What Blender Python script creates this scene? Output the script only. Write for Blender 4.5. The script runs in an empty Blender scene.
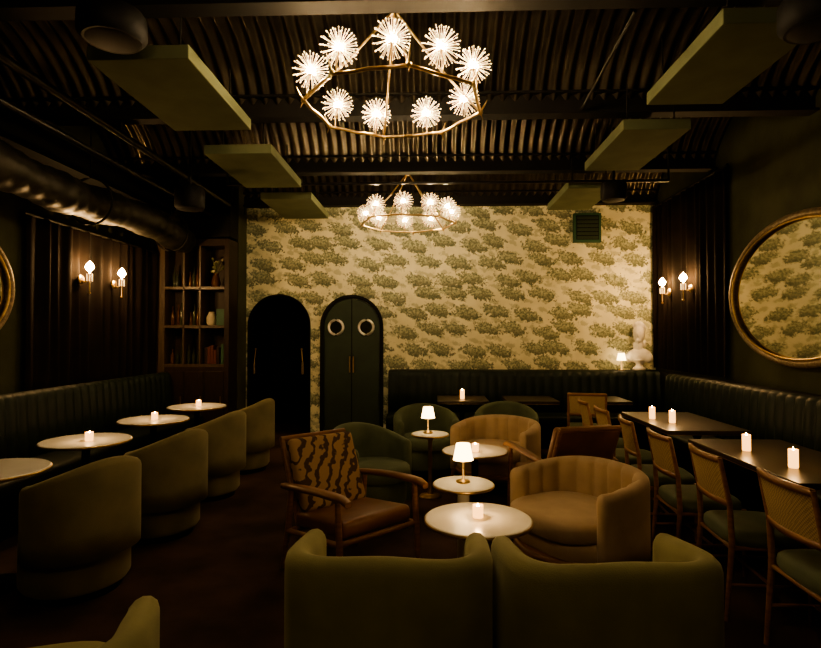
import bpy, bmesh, math, random
from mathutils import Vector, Matrix
random.seed(4)
S=bpy.context.scene
COL=S.collection
pi=math.pi
try: S.view_settings.look='AgX - Medium High Contrast'
except Exception: pass
# ------------------------------------------------------------------ materials
def newmat(name):
    m=bpy.data.materials.new(name); m.use_nodes=True
    nt=m.node_tree; nt.nodes.clear()
    o=nt.nodes.new('ShaderNodeOutputMaterial'); p=nt.nodes.new('ShaderNodeBsdfPrincipled')
    nt.links.new(p.outputs[0],o.inputs[0])
    return m,nt,p
def pmat(name,c,rough=.5,metal=0,c2=None,scale=8,bump=0,bscale=60,sheen=0,sheencol=None,emit=0,ecol=None,stretch=None,spec=None,detail=4):
    m,nt,p=newmat(name)
    p.inputs['Base Color'].default_value=(*c,1); p.inputs['Roughness'].default_value=rough; p.inputs['Metallic'].default_value=metal
    if spec is not None: p.inputs['Specular IOR Level'].default_value=spec
    tc=nt.nodes.new('ShaderNodeTexCoord'); src=tc.outputs['Object']
    if stretch:
        mp=nt.nodes.new('ShaderNodeMapping'); mp.inputs['Scale'].default_value=stretch
        nt.links.new(src,mp.inputs[0]); src=mp.outputs[0]
    if c2:
        n=nt.nodes.new('ShaderNodeTexNoise'); n.inputs['Scale'].default_value=scale; n.inputs['Detail'].default_value=detail
        nt.links.new(src,n.inputs['Vector'])
        r=nt.nodes.new('ShaderNodeValToRGB'); r.color_ramp.elements[0].position=.35; r.color_ramp.elements[1].position=.65
        r.color_ramp.elements[0].color=(*c,1); r.color_ramp.elements[1].color=(*c2,1)
        nt.links.new(n.outputs['Fac'],r.inputs[0]); nt.links.new(r.outputs[0],p.inputs['Base Color'])
    if bump:
        n=nt.nodes.new('ShaderNodeTexNoise'); n.inputs['Scale'].default_value=bscale; n.inputs['Detail'].default_value=3
        nt.links.new(src,n.inputs['Vector'])
        b=nt.nodes.new('ShaderNodeBump'); b.inputs['Strength'].default_value=bump; b.inputs['Distance'].default_value=.01
        nt.links.new(n.outputs['Fac'],b.inputs['Height']); nt.links.new(b.outputs[0],p.inputs['Normal'])
    if sheen:
        p.inputs['Sheen Weight'].default_value=sheen; p.inputs['Sheen Roughness'].default_value=.45
        p.inputs['Sheen Tint'].default_value=(*(sheencol or c),1)
    if emit:
        p.inputs['Emission Color'].default_value=(*(ecol or c),1); p.inputs['Emission Strength'].default_value=emit
    return m
M={}
M['velvet']=pmat('olive_velvet',(.19,.18,.08),.85,c2=(.25,.235,.105),scale=4,bump=.15,bscale=200,sheen=.4,sheencol=(.6,.58,.38))
M['velvet2']=pmat('moss_velvet',(.15,.132,.068),.85,c2=(.21,.18,.092),scale=4,bump=.15,bscale=200,sheen=.4,sheencol=(.5,.47,.33))
M['gvelvet']=pmat('green_velvet',(.072,.09,.048),.85,c2=(.105,.125,.068),scale=5,bump=.15,bscale=200,sheen=.25,sheencol=(.4,.48,.33))
M['tan']=pmat('camel_velvet',(.38,.275,.165),.8,c2=(.47,.345,.21),scale=5,bump=.12,bscale=200,sheen=.35,sheencol=(.9,.78,.6))
M['banq']=pmat('dark_green_leather',(.011,.018,.012),.5,c2=(.016,.025,.017),scale=6,spec=.25)
M['black']=pmat('black_paint',(.005,.005,.004),.6,spec=.2)
M['blackgloss']=pmat('black_gloss',(.008,.007,.006),.3)
M['curtain']=pmat('black_curtain',(.008,.006,.005),.9,c2=(.013,.009,.007),scale=4,spec=.08)
M['wood']=pmat('walnut_wood',(.19,.09,.042),.4,c2=(.28,.14,.064),scale=6,stretch=(1,1,8))
M['dwood']=pmat('dark_wood',(.018,.011,.007),.5,c2=(.03,.018,.011),scale=6,stretch=(6,6,1),spec=.25)
M['mwood']=pmat('bookcase_wood',(.05,.033,.02),.45,c2=(.075,.049,.03),scale=6,stretch=(6,6,.6))
M['tabletop']=pmat('dark_table_top',(.035,.025,.016),.3,c2=(.05,.036,.023),scale=5,stretch=(8,1,1))
M['marble']=pmat('cream_marble',(.90,.87,.77),.25,c2=(.82,.79,.69),scale=5)
M['stone']=pmat('bust_marble',(.85,.80,.70),.5,c2=(.74,.69,.59),scale=9)
M['brass']=pmat('aged_brass',(.60,.43,.21),.35,1,c2=(.46,.32,.15),scale=20)
M['chrome']=pmat('porthole_chrome',(.95,.93,.85),.3,1)
M['mirror']=pmat('mirror_glass',(.70,.69,.62),.03,1)
M['gframe']=pmat('mirror_frame_gilt',(.26,.195,.115),.5,.3,c2=(.13,.095,.058),scale=30,bump=.4,bscale=80)
M['metal']=pmat('corrugated_metal',(.085,.073,.053),.30,.85,c2=(.04,.034,.025),scale=3)
M['steel']=pmat('beam_steel',(.009,.008,.006),.7,.0,spec=.2)
M['duct']=pmat('duct_foil',(.06,.056,.043),.5,.7,c2=(.022,.021,.016),scale=5,bump=1,bscale=7)
M['panel']=pmat('acoustic_panel_green',(.115,.13,.07),.9,c2=(.14,.155,.085),scale=4,spec=.2)
M['wall']=pmat('dark_olive_plaster',(.042,.044,.023),.85,c2=(.06,.063,.033),scale=2.5,bump=.3,bscale=12,spec=.2)
M['floor']=pmat('dark_carpet',(.030,.018,.014),.85,c2=(.078,.045,.032),scale=1.8,bump=.2,bscale=150,detail=8,spec=.15)
M['door']=pmat('dark_green_door',(.030,.043,.026),.5,c2=(.036,.052,.031),scale=3,spec=.3)
EC=(1,.71,.39)
M['bulb']=pmat('bulb_glow',(1,.8,.5),.5,emit=1000,ecol=EC)
M['bulb2']=pmat('bulb_glow_soft',(1,.8,.5),.5,emit=620,ecol=EC)
M['bulb3']=pmat('bulb_glow_dim',(1,.8,.5),.5,emit=680,ecol=EC)
M['sbulb']=pmat('sconce_bulb_glow',(1,.8,.5),.5,emit=460,ecol=(1,.60,.25))
M['flame']=pmat('flame_glow',(1,.8,.5),.5,emit=300,ecol=(1,.6,.24))
M['votive']=pmat('votive_glass_glow',(.10,.05,.02),.3,emit=3.6,ecol=(1,.47,.13))
M['shade']=pmat('lamp_shade_glow',(.8,.7,.5),.6,emit=9,ecol=(1,.68,.32))
M['spike']=pmat('crystal_spike',(.95,.86,.66),.2,0,emit=1.9,ecol=(1,.60,.25))
M['leather']=pmat('brown_leather',(.15,.065,.03),.4,c2=(.21,.095,.045),scale=7)
M['glass']=pmat('bottle_glass',(.03,.035,.02),.08)
M['amber']=pmat('amber_glass',(.08,.035,.012),.1)
M['leaf']=pmat('dried_leaf',(.16,.17,.07),.7)
M['paper']=pmat('paper_cream',(.4,.35,.25),.7)
M['red']=pmat('book_red',(.09,.02,.015),.6)
M['gbook']=pmat('book_green',(.03,.09,.045),.6)

def N(nt,t,**k):
    n=nt.nodes.new(t)
    for a,b in k.items(): setattr(n,a,b)
    return n
def mth(nt,op,a,b=None,c=None):
    n=N(nt,'ShaderNodeMath',operation=op)
    for i,x in enumerate((a,b,c)):
        if x is None: continue
        if isinstance(x,(int,float)): n.inputs[i].default_value=x
        else: nt.links.new(x,n.inputs[i])
    return n.outputs[0]
def mixc(nt,f,a,b):
    n=N(nt,'ShaderNodeMix',data_type='RGBA')
    nt.links.new(f,n.inputs[0])
    for i,x in ((6,a),(7,b)):
        if isinstance(x,tuple): n.inputs[i].default_value=(*x,1)
        else: nt.links.new(x,n.inputs[i])
    return n.outputs[2]
def smooth(nt,x,lo,hi):
    n=N(nt,'ShaderNodeMapRange',interpolation_type='SMOOTHSTEP')
    nt.links.new(x,n.inputs[0]); n.inputs[1].default_value=lo; n.inputs[2].default_value=hi
    return n.outputs[0]
def noise(nt,vec,scale,detail=3,rough=.6):
    n=N(nt,'ShaderNodeTexNoise'); n.inputs['Scale'].default_value=scale; n.inputs['Detail'].default_value=detail; n.inputs['Roughness'].default_value=rough
    nt.links.new(vec,n.inputs['Vector']); return n.outputs['Fac']
# wallpaper : irregular islands of tree foliage on cream
m,nt,p=newmat('toile_wallpaper'); M['paperwall']=m
g=N(nt,'ShaderNodeNewGeometry'); pos=g.outputs['Position']
sx=N(nt,'ShaderNodeSeparateXYZ'); nt.links.new(pos,sx.inputs[0])
n2=noise(nt,pos,16,4,.65); n3=noise(nt,pos,34,3,.7); n4=noise(nt,pos,3,2)
def islands(W,H,ox,oz,rnd):
    cv=N(nt,'ShaderNodeCombineXYZ')
    X=mth(nt,'ADD',mth(nt,'MULTIPLY',sx.outputs[0],1/W),ox)
    Z=mth(nt,'ADD',mth(nt,'MULTIPLY',sx.outputs[2],1/H),oz)
    X=mth(nt,'ADD',X,mth(nt,'MULTIPLY',Z,.5))
    nt.links.new(X,cv.inputs[0]); nt.links.new(Z,cv.inputs[1])
    vo=N(nt,'ShaderNodeTexVoronoi',voronoi_dimensions='2D',feature='F1'); vo.inputs['Scale'].default_value=1; vo.inputs['Randomness'].default_value=rnd
    nt.links.new(cv.outputs[0],vo.inputs['Vector'])
    sp=N(nt,'ShaderNodeSeparateXYZ'); nt.links.new(vo.outputs['Position'],sp.inputs[0])
    rel=mth(nt,'SUBTRACT',Z,sp.outputs[1])
    return vo.outputs['Distance'],rel
d,rel=islands(.45,.27,.2,.1,.42)
dd=mth(nt,'ADD',d,mth(nt,'MULTIPLY',mth(nt,'SUBTRACT',n2,.5),.85))
dd=mth(nt,'ADD',dd,mth(nt,'MULTIPLY',mth(nt,'SUBTRACT',n3,.5),.55))
mask=mth(nt,'SUBTRACT',1,smooth(nt,dd,.36,.44))
d2,rel2=islands(.22,.13,.45,.6,.9)
dd2=mth(nt,'ADD',d2,mth(nt,'MULTIPLY',mth(nt,'SUBTRACT',n2,.5),1.3))
mask2=mth(nt,'SUBTRACT',1,smooth(nt,dd2,.20,.38))
ground=mixc(nt,smooth(nt,n4,.35,.65),(.80,.76,.52),(.70,.665,.44))
tex=smooth(nt,n3,.42,.58)
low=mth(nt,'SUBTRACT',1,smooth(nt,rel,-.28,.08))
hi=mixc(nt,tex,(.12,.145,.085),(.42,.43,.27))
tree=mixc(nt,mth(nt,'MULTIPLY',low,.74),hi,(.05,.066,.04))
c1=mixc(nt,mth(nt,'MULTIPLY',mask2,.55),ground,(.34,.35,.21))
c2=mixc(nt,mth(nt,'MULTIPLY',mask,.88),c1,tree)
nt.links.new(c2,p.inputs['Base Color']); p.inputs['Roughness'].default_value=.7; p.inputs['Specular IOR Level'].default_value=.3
# tiger fabric
m,nt,p=newmat('tiger_fabric'); M['tiger']=m
tc=N(nt,'ShaderNodeTexCoord')
w=N(nt,'ShaderNodeTexWave',wave_type='BANDS',bands_direction='DIAGONAL'); w.inputs['Scale'].default_value=6.5; w.inputs['Distortion'].default_value=6; w.inputs['Detail'].default_value=2; w.inputs['Detail Scale'].default_value=1.8
nt.links.new(tc.outputs['Object'],w.inputs['Vector'])
col=mixc(nt,smooth(nt,w.outputs['Fac'],.2,.42),(.06,.032,.018),(.34,.215,.11))
nt.links.new(col,p.inputs['Base Color']); p.inputs['Roughness'].default_value=.8
# cane
m,nt,p=newmat('woven_cane'); M['cane']=m
tc=N(nt,'ShaderNodeTexCoord'); ck=N(nt,'ShaderNodeTexChecker'); ck.inputs['Scale'].default_value=110
nt.links.new(tc.outputs['Object'],ck.inputs['Vector']); ck.inputs[1].default_value=(.5,.37,.19,1); ck.inputs[2].default_value=(.28,.20,.10,1)
nt.links.new(ck.outputs[0],p.inputs['Base Color']); p.inputs['Roughness'].default_value=.6

# ------------------------------------------------------------------ builder
class B:
    def __init__(s): s.v=[];s.f=[];s.fm=[];s.fs=[];s.mats=[];s.M=Matrix.Identity(4)
    def mi(s,k):
        if k not in s.mats: s.mats.append(k)
        return s.mats.index(k)
    def add(s,vs,fs,mat,smooth=False):
        o=len(s.v); s.v+= [tuple(s.M@Vector(q)) for q in vs]
        i=s.mi(mat)
        for f in fs: s.f.append([o+a for a in f]); s.fm.append(i); s.fs.append(smooth)
    def bm(s,bm,mat,smooth=False):
        bm.verts.index_update()
        s.add([q.co[:] for q in bm.verts],[[a.index for a in f.verts] for f in bm.faces],mat,smooth); bm.free()
    def box(s,c,d,mat,bev=0,rot=None,seg=2):
        bm=bmesh.new(); bmesh.ops.create_cube(bm,size=1)
        bmesh.ops.scale(bm,vec=d,verts=bm.verts)
        if bev: bmesh.ops.bevel(bm,geom=bm.edges[:],offset=bev,segments=seg,profile=.5,affect='EDGES')
        if rot: bmesh.ops.transform(bm,matrix=rot,verts=bm.verts)
        bmesh.ops.translate(bm,vec=c,verts=bm.verts); s.bm(bm,mat,bool(bev and seg>2))
    def bx(s,x0,x1,y0,y1,z0,z1,mat,bev=0,seg=2):
        s.box(((x0+x1)/2,(y0+y1)/2,(z0+z1)/2),(x1-x0,y1-y0,z1-z0),mat,bev,None,seg)
    def loft(s,rings,mat,closed=True,cap=True,smooth=True,loop=False):
        n=len(rings[0]); vs=[q for r in rings for q in r]; fs=[]
        R=len(rings)
        for i in range(R if loop else R-1):
            i2=(i+1)%R
            for j in range(n if closed else n-1):
                j2=(j+1)%n; fs.append([i*n+j,i*n+j2,i2*n+j2,i2*n+j])
        s.add(vs,fs,mat,smooth)
        if cap and closed and not loop:
            s.add(rings[0],[list(range(n))[::-1]],mat,False); s.add(rings[-1],[list(range(n))],mat,False)
    def lathe(s,prof,c,mat,seg=32,smooth=True,sx=1,sy=1):
        rings=[[(c[0]+sx*r*math.cos(2*pi*k/seg),c[1]+sy*r*math.sin(2*pi*k/seg),c[2]+z) for k in range(seg)] for r,z in prof]
        s.loft(rings,mat,smooth=smooth)
    def tube(s,pts,r,mat,seg=8,closed=False):
        pts=[Vector(q) for q in pts]; n=len(pts); rings=[]
        rr=r if isinstance(r,(list,tuple)) else [r]*n
        up=None
        for i,q in enumerate(pts):
            if closed: t=(pts[(i+1)%n]-pts[i-1]).normalized()
            else: t=(pts[min(i+1,n-1)]-pts[max(i-1,0)]).normalized()
            if up is None: up=Vector((0,0,1)) if abs(t.z)<.9 else Vector((1,0,0))
            a=t.cross(up).normalized(); b=a.cross(t).normalized(); up=b if not closed else up
            rings.append([tuple(q+rr[i]*(math.cos(2*pi*k/seg)*a+math.sin(2*pi*k/seg)*b)) for k in range(seg)])
        s.loft(rings,mat,loop=closed)
    def sph(s,c,r,mat,sub=2,sc=(1,1,1)):
        bm=bmesh.new(); bmesh.ops.create_icosphere(bm,subdivisions=sub,radius=r)
        bmesh.ops.scale(bm,vec=sc,verts=bm.verts); bmesh.ops.translate(bm,vec=c,verts=bm.verts); s.bm(bm,mat,True)
    def mesh(s,name):
        me=bpy.data.meshes.new(name); me.from_pydata(s.v,[],s.f)
        for k in s.mats: me.materials.append(M[k])
        me.polygons.foreach_set('material_index',s.fm); me.polygons.foreach_set('use_smooth',s.fs)
        bm=bmesh.new(); bm.from_mesh(me); bmesh.ops.recalc_face_normals(bm,faces=bm.faces); bm.to_mesh(me); bm.free()
        me.update(); return me
    def obj(s,name,loc=(0,0,0),rz=0): return put(s.mesh(name),name,loc,rz)
def put(me,name,loc=(0,0,0),rz=0):
    o=bpy.data.objects.new(name,me); COL.objects.link(o); o.location=loc; o.rotation_euler=(0,0,rz); return o
def glow(parent,z,energy,rad,col,x=0,name='flame_light'):
    l=bpy.data.lights.new(name,'POINT'); l.energy=energy; l.color=col; l.shadow_soft_size=rad
    o=bpy.data.objects.new(name,l); COL.objects.link(o); o.parent=parent; o.location=(x,0,z); return o

# ------------------------------------------------------------------ room
XL,XR,YB,YF,ZT=-4.0,3.45,8.7,-1.5,4.3
b=B(); b.bx(XL-.2,XR+.2,YF-.2,YB+1.4,-.1,0,'floor'); b.obj('floor')
b=B(); b.bx(XL-.2,XL,YF,YB,0,ZT,'wall'); b.obj('wall_left')
b=B(); b.bx(XR,XR+.2,YF,YB,0,ZT,'wall'); b.obj('wall_right')
b=B(); b.bx(XL-.2,XR+.2,YF-.2,YF,0,ZT,'wall'); b.obj('wall_front')
ax0,ax1=-2.84,-1.88; ar=(ax1-ax0)/2; axc=(ax0+ax1)/2; zs=2.2-ar
b=B(); n=32
b.add([(XL,YB,0),(ax0,YB,0),(ax0,YB,ZT),(XL,YB,ZT)],[[0,1,2,3]],'paperwall')
b.add([(ax1,YB,0),(XR,YB,0),(XR,YB,ZT),(ax1,YB,ZT)],[[0,1,2,3]],'paperwall')
xs=[axc-ar*math.cos(pi*i/n) for i in range(n+1)]
zz=[zs+ar*math.sin(pi*i/n) for i in range(n+1)]
for i in range(n):
    b.add([(xs[i],YB,zz[i]),(xs[i+1],YB,zz[i+1]),(xs[i+1],YB,ZT),(xs[i],YB,ZT)],[[0,1,2,3]],'paperwall')
b.obj('wall_back')
b=B()
out=[(ax0,0)]+[(xs[i],zz[i]) for i in range(n+1)]+[(ax1,0)]
b.loft([[(x,YB,z) for x,z in out],[(x,YB+.18,z) for x,z in out]],'black',closed=False,cap=False)
b.bx(ax0-.3,ax0,YB+.18,YB+1.3,0,2.5,'black'); b.bx(ax1,ax1+.3,YB+.18,YB+1.3,0,2.5,'black')
b.bx(ax0-.3,ax1+.3,YB+1.3,YB+1.4,0,2.5,'black'); b.bx(ax0-.3,ax1+.3,YB+.18,YB+1.4,2.5,2.6,'black')
b.obj('wall_vestibule')
def arch(x0,x1,h,k=0,n=24):
    r=(x1-x0)/2+k; c=(x0+x1)/2; z=h-(x1-x0)/2
    return [(c-r,0)]+[(c-r*math.cos(pi*i/n),z+r*math.sin(pi*i/n)) for i in range(n+1)]+[(c+r,0)]
def archtrim(name,x0,x1,h,wd,y0,y1,mat):
    b=B(); A=arch(x0,x1,h,wd); I=arch(x0,x1,h,0)
    b.loft([[(x,y1,z) for x,z in I],[(x,y0,z) for x,z in I],[(x,y0,z) for x,z in A],[(x,y1,z) for x,z in A]],mat,closed=False,cap=False,smooth=False)
    b.obj(name)
archtrim('trim_1',ax0+.005,ax1-.005,2.2,.02,YB-.03,YB-.001,'black')
archtrim('trim_2',-1.65,-.78,2.15,.055,YB-.07,YB-.001,'black')
b=B(); A=arch(-1.645,-.785,2.145)
yf=YB-.04
b.add([(x,yf,z) for x,z in A]+[(x,YB-.002,z) for x,z in A],[list(range(len(A)))]+[[i,(i+1)%len(A),len(A)+(i+1)%len(A),len(A)+i] for i in range(len(A))],'door')
b.bx(-1.222,-1.208,yf-.006,yf,.02,2.14,'black')
for px in (-1.46,-.99):
    R=.112; b.tube([(px+R*math.cos(t*pi/16),yf-.012,1.70+R*math.sin(t*pi/16)) for t in range(32)],.02,'chrome',8,closed=True)
    b.M=Matrix.Translation((px,yf-.004,1.70))@Matrix.Rotation(pi/2,4,'X'); b.lathe([(0.001,-.002),(.1,-.002),(.1,.006),(.001,.006)],(0,0,0),'mirror',24,False); b.M=Matrix.Identity(4)
    for k in range(8): b.sph((px+R*math.cos(k*pi/4),yf-.035,1.70+R*math.sin(k*pi/4)),.01,'chrome',1)
b.bx(-1.25,-1.235,yf-.04,yf,1.0,1.25,'brass',.004); b.bx(-1.195,-1.18,yf-.04,yf,1.0,1.25,'brass',.004)
b.obj('door_1')
b=B(); b.bx(XL,-2.885,8.32,YB-.002,0,ZT-.4,'wall'); b.obj('wall_return')
b=B(); b.bx(XL,-2.885,7.97,8.315,3.0,ZT-.4,'black'); b.obj('wall_soffit')
b=B(); x0,x1,y0,y1=-3.99,-2.89,7.95,8.31; zt=2.97
b.bx(x0,x0+.16,y0,y1,0,zt,'mwood',.004); b.bx(x1-.07,x1,y0,y1,0,zt,'dwood',.004)
b.bx(x0+.16,x1-.07,y1-.02,y1,0,zt,'dwood'); b.bx(x0+.16,x1-.07,y0,y1-.02,zt-.1,zt,'dwood')
for z in (1.12,1.68,2.24): b.bx(x0+.16,x1-.07,y0+.01,y1-.02,z,z+.04,'mwood')
b.bx(x0+.16,x1-.07,y0+.01,y1-.02,0.0,1.12,'dwood')
for k in range(3):
    a=x0+.18+k*.29; b.bx(a,a+.26,y0-.005,y0+.012,.12,1.06,'dwood',.006); b.bx(a+.22,a+.235,y0-.02,y0,.55,.7,'brass')
for x in (x0+.42,x0+.66): b.bx(x,x+.022,y0+.01,y1-.02,1.16,zt-.1,'mwood')
b.obj('bookcase')
b=B()
def bottle(x,y,z,h,r,mat): b.lathe([(r*.9,0),(r,.01),(r,h*.55),(r*.35,h*.72),(r*.3,h),(r*.01,h)],(x,y,z),mat,12)
for x0_,x1_,zf in ((-3.8,-3.6,1.16),(-3.8,-3.6,1.72),(-3.8,-3.6,2.28),(-3.55,-3.36,1.16),(-3.55,-3.36,1.72),(-3.55,-3.36,2.28)):
    for k in range(3):
        x=x0_+(x1_-x0_)*(k+.5)/3
        bottle(x,8.1+random.uniform(-.04,.04),zf+.001,random.uniform(.2,.34),.028,random.choice(['glass','amber','glass']))
for k in range(5): b.bx(-3.28+k*.045,-3.24+k*.045,8.04,8.2,1.161,1.161+random.uniform(.2,.27),random.choice(['paper','red','gbook','dwood']))
b.bx(-3.03,-2.99,8.02,8.18,1.161,1.45,'gbook')
b.lathe([(.05,0),(.07,.03),(.07,.12),(.04,.18),(.045,.2)],(-3.2,8.1,1.721),'paper',16)
b.bx(-3.1,-2.98,8.02,8.16,1.721,1.96,'gbook',.005)
b.lathe([(.05,0),(.07,.05),(.05,.14),(.03,.18),(.04,.2)],(-3.13,8.08,2.281),'amber',16)
for k in range(16):
    a=random.uniform(0,2*pi); rr=random.uniform(.03,.12); h=random.uniform(.22,.42)
    e=(-3.13+rr*math.cos(a),8.08+.5*rr*math.sin(a),2.281+h)
    b.tube([(-3.13,8.08,2.45),e],.003,'leaf',4); b.sph(e,.022,random.choice(['leaf','paper','leaf']),1,(1,.6,1))
b.obj('shelf_bottles_and_books')

# ceiling: corrugated vaults between beams
b=B(); beams=[-1.4,.0,1.6,3.35,5.1,6.85,8.58]
nx=640; W=.115
for a,c in zip(beams[:-1],beams[1:]):
    ny=12; rows=[]
    for j in range(ny+1):
        t=j/ny; y=a+(c-a)*t; zb=3.72+.5*math.sin(pi*t)**.75 if 0<t<1 else 3.72
        rows.append([(XL+(XR-XL)*i/nx,y,zb+.028*math.sin(2*pi*(XL+(XR-XL)*i/nx)/W)) for i in range(nx+1)])
    b.loft(rows,'metal',closed=False,cap=False)
b.bx(XL,XR,YF,YB,4.3,4.36,'black')
b.obj('ceiling')
for i,y in enumerate(beams):
    b=B(); b.bx(XL+.01,XR-.01,y-.07,y+.07,3.57,3.59,'steel'); b.bx(XL+.01,XR-.01,y-.012,y+.012,3.59,3.76,'steel'); b.bx(XL+.01,XR-.01,y-.07,y+.07,3.76,3.78,'steel')
    b.obj('ceiling_beam')
def panel(x0,x1,y0,y1,z):
    b=B(); cx,cy=(x0+x1)/2,(y0+y1)/2
    b.bx(x0-cx,x1-cx,y0-cy,y1-cy,0,.09,'panel',.006)
    for sx_ in (-.2,.2):
        for sy in (-.45,.45): b.tube([(sx_,sy,.09),(sx_,sy,.45)],.006,'steel',6)
    b.obj('acoustic_panel',(cx,cy,z))
for y0,y1 in ((3.4,4.62),(5.22,6.45),(7.0,8.2)): panel(-2.15,-1.50,y0,y1,3.3)
for y0,y1 in ((3.12,4.22),(4.72,5.9),(6.6,7.75)): panel(1.62,2.18,y0,y1,3.3)
b=B(); b.tube([(-2.88,YF+.05,3.45),(-2.88,7.9,3.45)],.035,'blackgloss',12)
b.tube([(-3.02,YF+.05,3.52),(-3.02,7.9,3.52)],.02,'blackgloss',8)
for y in beams: b.tube([(-2.88,y,3.45),(-2.88,y,3.6)],.01,'steel',6)
b.obj('ceiling_conduit')
b=B(); b.tube([(-2.4,6.525,3.36),(2.75,6.525,3.36)],.018,'blackgloss',8)
b.tube([(-2.4,6.525,3.36),(-2.4,6.525,3.9)],.012,'steel',6); b.tube([(2.75,6.525,3.36),(2.75,6.525,3.9)],.012,'steel',6)
b.obj('sprinkler_pipe')
b=B(); b.tube([(1.35,4.9,3.60),(1.28,3.5,3.60)],.012,'duct',6); b.tube([(1.35,5.02,3.60),(1.35,4.9,3.60)],.012,'duct',6); b.obj('ceiling_conduit')
b=B(); pts=[];rr=[]
for i in range(240):
    y=YF+.1+i*(7.85-YF-.1)/239; pts.append((-3.48+.02*math.sin(y*3),y,2.95+.03*math.sin(y*2.2))); rr.append(.18+.005*math.sin(i*1.25)+.012*math.sin(i*.31))
b.tube(pts,rr,'duct',24)
for y in (.2,2,3.8,5.6,7.4):
    b.tube([(-3.48+.23*math.cos(t*pi/12),y,2.95+.24*math.sin(t*pi/12)) for t in range(24)],.012,'steel',6,closed=True); b.tube([(-3.48,y,3.19),(-3.48,y,3.75)],.008,'steel',6)
b.obj('ventilation_duct')
b=B(); b.bx(-3.95,-3.7,YF+.1,7.9,3.3,3.55,'black'); b.tube([(-3.15,YF+.1,3.3),(-3.15,7.9,3.3)],.03,'blackgloss',8); b.obj('cable_tray')
def speaker(x,y,z,r,h,top):
    b=B(); b.lathe([(r*.85,0),(r,.03),(r,h-.03),(r*.9,h)],(0,0,0),'black',24); b.lathe([(.001,-.004),(r*.7,-.004),(r*.8,.002)],(0,0,0),'black',24)
    b.tube([(0,0,h),(0,0,top-z)],.015,'steel',6); b.obj('pendant_speaker',(x,y,z))
speaker(-1.78,3.05,3.23,.18,.16,3.9); speaker(1.96,2.86,3.12,.18,.17,3.9); speaker(2.05,6.3,3.08,.14,.2,3.9); speaker(-2.62,6.0,2.95,.16,.24,3.9)
b=B(); b.bx(2.2,2.62,YB-.07,YB-.002,3.0,3.45,'gbook',.008); b.bx(2.24,2.58,YB-.078,YB-.07,3.04,3.41,'black')
for k in range(6): b.bx(2.25,2.57,YB-.084,YB-.078,3.05+k*.06,3.095+k*.06,'door')
b.obj('wall_speaker_grille')

def curtain(x,y0,y1,z0,z1,side):
    b=B(); n=int((y1-y0)/.012); rows=[]
    for k in range(13):
        z=z0+(z1-z0)*k/12; r=[]
        for i in range(n+1):
            y=y0+(y1-y0)*i/n
            ph=2*pi*(y+.035*math.sin(y*5.3)+.02*math.sin(y*13+z*.7))/.19
            q=.024*math.sin(ph)+.008*math.sin(ph*.5+1.3*z)
            r.append((x+side*q,y,z))
        rows.append(r)
    b.loft(rows,'curtain',closed=False,cap=False)
    b.tube([(x,y0-.03,z1+.02),(x,y1,z1+.02)],.018,'steel',8)
    b.obj('curtain')
curtain(-3.93,5.3,7.9,.03,2.75,1); curtain(XR-.06,6.5,8.6,1.09,3.5,-1)

# ------------------------------------------------------------------ banquettes
def banq(name,L,chan=.135,depth=.62,h=1.05,seat=.45):
    b=B(); nseg=max(8,int(L/chan))*8; rings=[]
    for i in range(nseg+1):
        x=L*i/nseg; k=.028*abs(math.sin(pi*x/chan))**.7
        f=-.13-k
        prof=[(0,seat-.06),(0,h-.02),(-.02,h),(-.09,h+k*.3),(f+.01,h-.03),(f,h-.09),(f-.015,seat+.3),(f-.02,seat-.06)]
        rings.append([(x,y,z) for y,z in prof])
    b.loft(rings,'banq')
    b.bx(0,L,-depth,-.13,seat-.13,seat,'banq',.035,4)
    b.bx(0,L,-depth+.05,0,0.0,seat-.12,'black')
    return b.mesh(name)
put(banq('banquette',4.02),'banquette',(-.62,8.44,0),0)
put(banq('banquette',5.6),'banquette',(3.34,7.76,0),-pi/2)
put(banq('banquette',7.3),'banquette',(-3.85,.6,0),pi/2)
b=B(); b.bx(-.62,3.44,8.445,8.695,0,1.05,'black',.006); b.obj('banquette_ledge_back')  # ledge behind the back banquette, carries the bust and a lamp
b=B(); b.bx(3.345,3.44,2.1,8.44,0,1.05,'black',.004); b.obj('banquette_ledge_right')  # ledge behind the right banquette

def oval_mirror(x,y,z,ry,rz,side):
    b=B(); n=64
    b.add([(0,ry*math.cos(2*pi*i/n),rz*math.sin(2*pi*i/n)) for i in range(n)],[list(range(n))],'mirror')
    b.tube([(side*.012,(ry+.01)*math.cos(2*pi*i/n),(rz+.01)*math.sin(2*pi*i/n)) for i in range(n)],.034,'gframe',10,closed=True)
    b.tube([(side*.03,(ry-.03)*math.cos(2*pi*i/n),(rz-.03)*math.sin(2*pi*i/n)) for i in range(n)],.012,'brass',8,closed=True)
    b.obj('oval_mirror',(x,y,z))
oval_mirror(XR-.045,5.3,2.0,1.1,.68,-1)
oval_mirror(XL+.045,4.02,2.0,1.1,.66,1)

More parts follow.
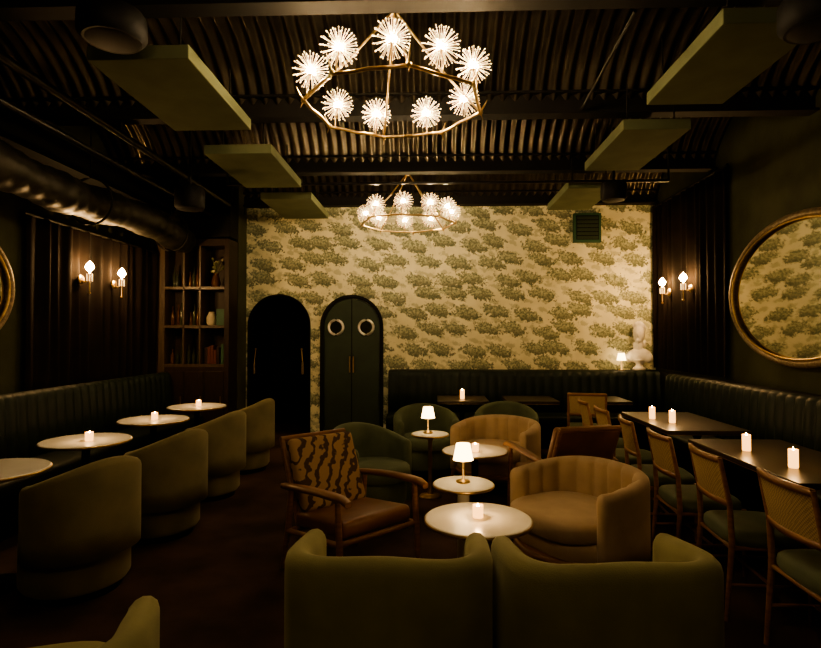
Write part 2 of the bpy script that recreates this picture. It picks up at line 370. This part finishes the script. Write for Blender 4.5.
# ------------------------------------------------------------------ chairs
def shell(b,a,bb,n,amax,t,z0,hb,ha,mat,pleats=0,pd=.0,nseg=72,outer_pl=False,pw=1.5,flare=0.0):
    rings=[]
    def R(th):
        dx,dy=abs(math.sin(th)),abs(math.cos(th))
        return 1/((dx/a)**n+(dy/bb)**n)**(1/n)
    def ring(th,tf,dz):
        r=R(th); c=max(0,(math.cos(th)-math.cos(amax))/(1-math.cos(amax))); H=ha+(hb-ha)*(c**pw if pw>0 else 1)-dz
        k=pd*abs(math.sin(pleats*th)) if pleats else 0
        mid=r-t/2; h=t/2*tf; kk=k*tf; ok=kk if outer_pl else 0
        p=[]
        for q in (0,.3,.6,.85): 
            zz=z0+(H-t/2-z0)*q; p.append((mid+h+ok+flare*(q-.5),zz))
        for j in range(7):
            an=pi*j/6; rr=h+ (ok if j<3 else kk if j>3 else 0); p.append((mid+rr*math.cos(an)+flare*.5,H-t/2+t/2*math.sin(an)*(.4+.6*tf)))
        for q in (.85,.6,.3,0):
            zz=z0+(H-t/2-z0)*q; p.append((mid-h-kk+flare*(q-.5),zz))
        return [(r_*math.sin(th),-r_*math.cos(th),z_) for r_,z_ in p]
    rm=R(amax)
    ends=[(math.sin(j*pi/8),math.cos(j*pi/8)) for j in range(1,5)]
    for s_,c_ in ends[::-1]: rings.append(ring(-amax-(t/2/rm)*s_,max(c_,.06),t/2*(1-c_)))
    for i in range(nseg+1): rings.append(ring(-amax+2*amax*i/nseg,1,0))
    for s_,c_ in ends: rings.append(ring(amax+(t/2/rm)*s_,max(c_,.06),t/2*(1-c_)))
    b.loft(rings,mat)
def cushion(b,a,bb,n,z0,z1,mat,cy=0,seg=40):
    def P(k,s): 
        th=2*pi*k/seg; dx,dy=abs(math.sin(th)),abs(math.cos(th)); r=s/((dx/a)**n+(dy/bb)**n)**(1/n)
        return r*math.sin(th),-r*math.cos(th)+cy
    e=min(.045,(z1-z0)/2); prof=[(.94,z0),(1,z0+e*.6),(1,z1-e),(.985,z1-e*.4),(.94,z1-e*.05),(.8,z1+.004),(.4,z1+.014),(.01,z1+.016)]
    b.loft([[(*P(k,s),z) for k in range(seg)] for s,z in prof],mat)
def barrel(name,mat,a=.33,bb=.33,hb=.8,ha=.62,z0=.1,amax=1.9,pleats=0,n=2.2,t=.085,base='plinth',outer=False,seatmat=None,pw=1.3):
    b=B()
    shell(b,a,bb,n,amax,t,z0,hb,ha,mat,pleats,.024 if pleats else 0,nseg=144 if pleats else 64,outer_pl=outer,pw=pw)
    if base=='drum':
        cushion(b,a-.035,bb-.02,2.1,.05,.36,mat,cy=.035)
        cushion(b,a-t,bb-t+.05,n,.36,.47,mat,cy=.06)
        b.lathe([(a*.75,0),(a*.76,.01),(a*.76,.07)],(0,.03,0),'black',32)
        return b.mesh(name)
    cushion(b,a-t+.005,bb-t+.005,n,z0+.02,.34,mat)
    cushion(b,a-t,bb-t+.03,n,.34,.46,seatmat or mat,cy=.03)
    if base=='plinth': b.lathe([(a*.7,0),(a*.72,.01),(a*.72,z0+.02),(a*.7,z0+.03)],(0,0,0),'black',32)
    else:
        for sx_ in (-1,1):
            for sy in (-1,1):
                b.tube([(sx_*a*.72,sy*bb*.72,z0+.03),(sx_*a*.8,sy*bb*.8,0.0)],[.022,.014],'wood',8)
        b.lathe([(a*.9,z0-.02),(a*.93,z0-.015),(a*.93,z0+.02),(a*.9,z0+.03)],(0,0,0),'wood',32,sy=bb/a)
    return b.mesh(name)
front=barrel('club_armchair','velvet',a=.435,bb=.40,hb=.735,ha=.66,z0=.12,n=3.4,amax=1.98,t=.11,base='plinth',pw=1.0)
def face(dx,dy): return math.atan2(dy,dx)-pi/2
put(front,'club_armchair',(-.17,2.49,0),face(.03,1))
put(front,'club_armchair',(.72,2.47,0),face(-.08,1))
left=barrel('barrel_armchair','velvet2',a=.34,bb=.32,hb=.84,ha=.70,z0=.26,n=2.2,amax=1.7,t=.085,base='drum')
for x,y,dx,dy in ((-2.19,3.46,-1,.45),(-2.14,4.44,-1,.35),(-2.17,5.5,-1,.25),(-2.17,6.55,-1,.2),(-2.44,2.45,-1,.2)):
    put(left,'barrel_armchair',(x,y,0),face(dx,dy))
put(front,'club_armchair',(-1.31,1.68,0),face(-.35,1))
green=barrel('green_tub_armchair','gvelvet',a=.37,bb=.36,hb=.78,ha=.64,z0=.1,n=2.3,amax=1.9,t=.09)
put(green,'green_tub_armchair',(-.50,4.92,0),face(.7,-.6))
put(green,'green_tub_armchair',(-.04,6.30,0),face(.2,-1))
put(green,'green_tub_armchair',(.88,6.55,0),face(-.1,-1))
tan=barrel('channel_back_armchair','tan',a=.44,bb=.40,hb=.72,ha=.645,z0=.2,n=2.8,amax=1.95,pleats=9,t=.08,base='legs')
put(tan,'channel_back_armchair',(.94,3.74,0),face(-.85,-.52))
put(tan,'channel_back_armchair',(.66,5.78,0),face(-.5,-.8))

def lounge(name,fab,seatm):
    b=B(); w=.31
    RX=lambda a: Matrix.Rotation(a,4,'X')
    for s_ in (-1,1):
        x=s_*w
        b.tube([(x,.33,0),(x,.31,.3),(x,.29,.59)],[.014,.022,.018],'wood',10)
        b.tube([(x,-.36,0),(x,-.28,.3),(x,-.25,.55)],[.014,.022,.018],'wood',10)
        b.tube([(x,.30,.33),(x,-.29,.27)],.02,'wood',8)
        arm=[]
        for i in range(13):
            t=i/12; y=-.36+.76*t; wd=.018+.022*math.sin(pi*min(1,t*1.05))**.6+ (.008 if t>.7 else 0); z=.555+.055*t+.015*math.sin(pi*t)-(.02 if i==12 else 0)
            xo=x+s_*.012*math.sin(pi*t)
            arm.append([(xo-wd,y,z),(xo-wd*.8,y,z+.018),(xo+wd*.8,y,z+.018),(xo+wd,y,z),(xo+wd*.6,y,z-.016),(xo-wd*.6,y,z-.016)])
        b.loft(arm,'wood')
        b.tube([(s_*.26,-.22,.28),(s_*.26,-.46,.85)],.018,'wood',8)
    b.tube([(-w,.30,.33),(w,.30,.33)],.02,'wood',8); b.tube([(-w,-.28,.27),(w,-.28,.27)],.02,'wood',8)
    b.tube([(-.27,-.46,.85),(.27,-.46,.85)],.02,'wood',8)
    for k in range(4): 
        t=.2+k*.2; b.tube([(-.26,-.22-.24*t,.28+.57*t),(.26,-.22-.24*t,.28+.57*t)],.01,'wood',6)
    b.box((0,.02,.375),(.56,.56,.11),seatm,.035,RX(math.radians(6)),4)
    b.box((0,-.29,.62),(.53,.09,.51),fab,.035,RX(math.radians(23)),4)
    if fab=='leather':
        b.box((0,-.375,.62),(.50,.012,.46),'leather',.004,RX(math.radians(23)),2)
    return b.mesh(name)
put(lounge('tiger_lounge_armchair','tiger','leather'),'tiger_lounge_armchair',(-.53,3.76,0),face(.70,-.72))
put(lounge('leather_lounge_armchair','leather','leather'),'leather_lounge_armchair',(1.1,4.84,0),face(-.32,1))

def dining():
    b=B(); w=.21
    for s_ in (-1,1):
        x=s_*w
        b.tube([(x,.2,0),(x,.2,.44)],[.012,.017],'wood',8)
        b.tube([(x,-.24,0),(x,-.205,.42),(x,-.215,.64),(x,-.265,.895)],[.012,.018,.016,.013],'wood',8)
        b.tube([(x,.2,.4),(x,-.205,.4)],.013,'wood',8); b.tube([(x,.2,.2),(x,-.22,.2)],.009,'wood',8)
    b.tube([(-w,.2,.4),(w,.2,.4)],.013,'wood',8); b.tube([(-w,-.205,.4),(w,-.205,.4)],.013,'wood',8)
    b.tube([(-w,0,.2),(w,0,.2)],.009,'wood',8)
    cushion(b,.235,.225,4,.41,.485,'gvelvet')
    def bk(u,z): 
        x=w*u; y=-.215-(z-.64)*.2-.035*(1-u*u); return (x,y,z)
    for z in (.645,.885): 
        rings=[]
        for i in range(13):
            u=-1+i/6; x,y,_=bk(u,z); rings.append([(x,y-.012,z-.016),(x,y+.012,z-.016),(x,y+.012,z+.016),(x,y-.012,z+.016)])
        b.loft(rings,'wood')
    for dy in (.004,-.004):
        b.loft([[ (bk(-1+i/6,z)[0],bk(-1+i/6,z)[1]+dy,z) for i in range(13)] for z in (.655,.77,.875)],'cane',closed=False,cap=False)
    return b.mesh('dining_chair')
dm=dining()
for x,y in ((1.95,2.74),(1.89,3.38),(1.86,3.98),(1.86,4.62),(1.86,5.3),(1.86,5.9)):
    put(dm,'dining_chair',(x,y,0),face(1,random.uniform(-.12,.08)))
put(dm,'dining_chair',(1.9,6.9,0),face(.25,1))

# ------------------------------------------------------------------ tables
def rtable(name,r,h,ped='black',top='marble',pr=.03):
    b=B()
    b.lathe([(.001,h-.025),(r-.01,h-.025),(r,h-.02),(r,h-.004),(r-.006,h),(.001,h)],(0,0,0),top,48,False)
    b.lathe([(r+.001,h-.022),(r+.005,h-.018),(r+.005,h-.008),(r+.001,h-.005)],(0,0,0),'brass',48)
    b.lathe([(pr*1.6,.03),(pr,.08),(pr,h-.08),(pr*2.2,h-.026)],(0,0,0),ped,24)
    b.lathe([(r*.55,0),(r*.58,.006),(r*.56,.02),(pr*1.8,.035)],(0,0,0),ped,32)
    return b.mesh(name)
lt=rtable('cafe_table',.33,.74)
for y in (3.43,4.42,5.52,6.56): put(lt,'cafe_table',(-2.76,y,0))
put(rtable('round_side_table',.30,.55,'marble',pr=.05),'round_side_table',(.27,3.19,0))
put(rtable('round_side_table',.20,.60,'marble',pr=.04),'round_side_table',(.22,3.74,0))
put(rtable('round_side_table',.18,.62,'brass',pr=.02),'round_side_table',(0,5.5,0))
put(rtable('round_side_table',.29,.55,'black',pr=.03),'round_side_table',(.40,5.06,0))
def sqtable(name,wx,wy,h=.75):
    b=B(); b.box((0,0,h-.018),(wx,wy,.036),'tabletop',.006)
    b.box((0,0,h-.038),(wx-.01,wy-.01,.004),'brass')
    for sy in ((-wy*.3,wy*.3) if wy>.9 else (0,)):
        b.lathe([(.035,.03),(.03,.1),(.03,h-.1),(.06,h-.04)],(0,sy,0),'black',20); b.lathe([(.2,0),(.2,.012),(.05,.035)],(0,sy,0),'black',28)
    return b.mesh(name)
put(sqtable('dining_table',.72,1.35),'dining_table',(2.42,3.9,0)); put(sqtable('dining_table',.72,1.2),'dining_table',(2.42,5.55,0))
bt=sqtable('dining_table',.65,.65)
for x in (.42,1.3,2.2): put(bt,'dining_table',(x,7.4,0))
put(sqtable('dining_table',.72,1.0),'dining_table',(2.42,2.5,0))

# ------------------------------------------------------------------ candles & lamps
WC=(1,.60,.26)
def votive(r,h):
    b=B(); b.lathe([(r*.9,0),(r,.004),(r,h),(r-.003,h),(r-.004,h*.55),(.001,h*.55)],(0,0,0),'votive',20)
    b.lathe([(.001,h*.58),(.009,h*.66),(.007,h*.9),(.001,h*1.12)],(0,0,0),'flame',8); return b.mesh('votive_candle')
v1=votive(.03,.068); v2=votive(.028,.115)
for x,y,z in ((-2.71,4.38,.741),(-2.74,5.5,.741),(-2.74,6.56,.741),(.27,3.2,.551),(.40,5.0,.551)): glow(put(v1,'votive_candle',(x,y,z)),.105,2.2,.012,WC)
for x,y,z in ((2.27,4.12,.751),(2.27,3.6,.751),(2.20,5.65,.751),(2.29,5.4,.751),(.42,7.35,.751)): glow(put(v2,'votive_candle',(x,y,z)),.155,2.2,.012,WC)
def lamp():
    b=B(); b.lathe([(.045,0),(.048,.004),(.045,.014),(.008,.02),(.007,.17)],(0,0,0),'brass',20)
    b.lathe([(.068,.15),(.066,.155),(.046,.255),(.044,.255),(.063,.152)],(0,0,0),'shade',28)
    b.sph((0,0,.2),.02,'shade',1); b.lathe([(.001,.252),(.045,.252),(.045,.256),(.001,.256)],(0,0,0),'shade',28)
    return b.mesh('table_lamp')
lm=lamp()
for x,y,z,e in ((.22,3.76,.601,2),(-.02,5.5,.621,2)): glow(put(lm,'table_lamp',(x,y,z)),.165,e,.02,WC,name='lamp_light',x=.03)
glow(put(lm,'table_lamp',(2.87,8.52,1.051)),.165,3.0,.02,WC,name='lamp_light',x=.03)
def sconce(side):
    b=B(); s_=side
    b.M=Matrix.Rotation(pi/2,4,'Y'); b.lathe([(.001,-.0),(.055,0),(.05,.012),(.02,.02)] if s_>0 else [(.001,-.0),(.055,0),(.05,-.012),(.02,-.02)],(0.12,0,0),'brass',20); b.M=Matrix.Identity(4)
    b.tube([(0,0,-.12),(s_*.05,0,-.15),(s_*.09,0,-.13),(s_*.1,0,-.07)],.008,'brass',8)
    b.lathe([(.012,-.08),(.03,-.065),(.032,-.055),(.012,-.05),(.012,-.015),(.001,-.01)],(s_*.1,0,0),'brass',16)
    b.lathe([(.001,-.035),(.024,-.02),(.046,.012),(.032,.05),(.001,.085)],(s_*.1,0,0),'sbulb',14)
    for k in range(6):
        a=k*pi/3; b.tube([(s_*.1+.03*math.cos(a),.03*math.sin(a),-.06),(s_*.1+.03*math.cos(a),.03*math.sin(a),-.14)],.005,'spike',5)
    b.tube([(s_*.1,0,-.08),(s_*.1,0,-.26)],.007,'brass',6); b.sph((s_*.1,0,-.27),.016,'brass',1)
    return b.mesh('wall_sconce')
sl=sconce(1); sr=sconce(-1)
for y in (6.1,6.75): put(sl,'wall_sconce',(-3.89,y,2.32))
for y in (7.3,7.95): put(sr,'wall_sconce',(XR-.1,y,2.3))

def chandelier(bulb):
    random.seed(11)
    b=B(); Rr=.60
    ring=[(Rr*math.cos(k*pi/4+.2),Rr*math.sin(k*pi/4+.2),0) for k in range(8)]
    pts=[]
    for k in range(8):
        p,q=Vector(ring[k]),Vector(ring[(k+1)%8])
        for j in range(4): pts.append(p.lerp(q,j/4)+Vector((0,0,random.uniform(-.008,.008))))
    b.tube(pts,.0115,'brass',8,closed=True)
    for k in range(8):
        p=Vector(ring[k]); b.sph(p,.022,'brass',1)
        o=p.normalized(); b.tube([p,p+o*.03+Vector((0,0,.05)),p+o*.05+Vector((0,0,.09))],[.008,.006,.003],'brass',5)
        b.tube([p,p+o*.02-Vector((0,0,.05))],[.007,.002],'brass',5)
    apex=Vector((0,0,.66))
    for k in range(4):
        p=Vector(ring[k*2]); mid=p.lerp(apex,.5)+Vector((0,0,-.03)); b.tube([p,mid,apex],.0085,'brass',6)
        b.tube([mid,mid+Vector((random.uniform(-.05,.05),random.uniform(-.05,.05),.06))],[.005,.002],'brass',5)
    b.lathe([(.03,.62),(.04,.65),(.02,.69),(.01,.72),(.01,.84),(.06,.85),(.06,.87),(.01,.9),(.01,.98)],(0,0,0),'brass',16)
    nd=90; dirs=[]
    for i in range(nd):
        z=1-2*(i+.5)/nd; r=math.sqrt(1-z*z); a=i*2.399963; dirs.append(Vector((r*math.cos(a),r*math.sin(a),z)))
    for ang in (-88,-122,-57,-24,-160,142,108,68,30):
        a=math.radians(ang); c=Vector((.56*math.cos(a),.56*math.sin(a),.16))
        base=Vector((.585*math.cos(a),.585*math.sin(a),0))
        b.tube([base,base+Vector((0,0,.06)),c-Vector((0,0,.03))],.006,'brass',6)
        b.lathe([(.005,-.04),(.02,-.03),(.018,-.02)],tuple(c),'brass',10)
        b.sph(c,.025,bulb,1)
        for d_ in dirs:
            L=.115*random.uniform(.9,1.03); e=c+d_*L; s0=c+d_*.03
            t=d_.orthogonal().normalized(); u_=d_.cross(t)
            r0=.0014
            tri=lambda q,r: [tuple(q+r*(math.cos(k*2*pi/3)*t+math.sin(k*2*pi/3)*u_)) for k in range(3)]
            b.loft([tri(s0,r0),tri(e,r0*.8)],'spike',cap=False,smooth=False)
            b.loft([tri(e-d_*.006,.001),tri(e,.005),tri(e+d_*.006,.001)],'spike',smooth=False)
    return b.mesh('chandelier')
put(chandelier('bulb'),'chandelier',(-.24,3.74,3.12)); put(chandelier('bulb2'),'chandelier',(-.28,7.12,3.0),.5); put(chandelier('bulb3'),'chandelier',(-.2,.3,3.1),.2)  # third hangs unseen behind the camera, added in row to light the foreground

b=B()
for x in (-2.72,-2.0):
    b.tube([(x,YB-.04,1.35),(x+.02*(-1 if x<-2.3 else 1),YB-.05,1.15)],.008,'brass',6); b.sph((x,YB-.04,1.36),.02,'brass',1); b.lathe([(.008,.12),(.016,.09),(.02,-.06),(.018,-.09),(.001,-.09)],(x+.02*(-1 if x<-2.3 else 1),YB-.05,1.06),'gframe',12)
b.obj('curtain_tieback')

# bust
b=B()
for c,r,sc in (((0,0,.43),.1,(.82,1,1.15)),((0,-.02,.37),.07,(.8,.95,1)),((0,0,.30),.062,(1,1,1.6)),((0,.01,.17),.13,(1.35,.72,.72)),((.12,0,.15),.07,(1,.9,.9)),((-.12,0,.15),.07,(1,.9,.9)),((0,-.095,.42),.022,(.7,1,1.3)),((0,-.08,.345),.022,(1.2,.9,.8)),((.03,-.075,.45),.02,(1,.8,.5)),((-.03,-.075,.45),.02,(1,.8,.5))):
    b.sph(c,r,'stone',2,sc)
for k in range(46):
    a=random.uniform(0,2*pi); e=random.uniform(.1,1.4); d_=Vector((math.cos(a)*math.cos(e),math.sin(a)*math.cos(e),math.sin(e)))
    if d_.y<-.45 and d_.z<.75: continue
    b.sph((d_.x*.085,.015+d_.y*.095,.45+d_.z*.105),.028,'stone',1)
for k in range(12): b.sph((math.cos(k)*.075,.05+.03*math.sin(k),.33-.01*k*.6),.026,'stone',1)
b.lathe([(.085,0),(.09,.012),(.085,.03),(.05,.045),(.045,.075),(.07,.1),(.09,.12)],(0,0,0),'stone',28)
o=b.obj('marble_bust',(3.15,8.57,1.051),-.5); o.scale=(1.05,.92,1.28)
md=o.modifiers.new('r','REMESH'); md.mode='VOXEL'; md.voxel_size=.008; md.use_smooth_shade=True

# ------------------------------------------------------------------ world, camera
w=bpy.data.worlds.new('w'); S.world=w; w.use_nodes=True
w.node_tree.nodes['Background'].inputs[0].default_value=(.02,.015,.008,1); w.node_tree.nodes['Background'].inputs[1].default_value=.3
cd=bpy.data.cameras.new('camera'); cam=bpy.data.objects.new('camera',cd); COL.objects.link(cam)
cd.sensor_width=36; cd.lens=24.56; cam.location=(0,0,1.58); cam.rotation_euler=(math.radians(91.13),0,math.radians(2.0)); cd.clip_start=.05
S.camera=cam
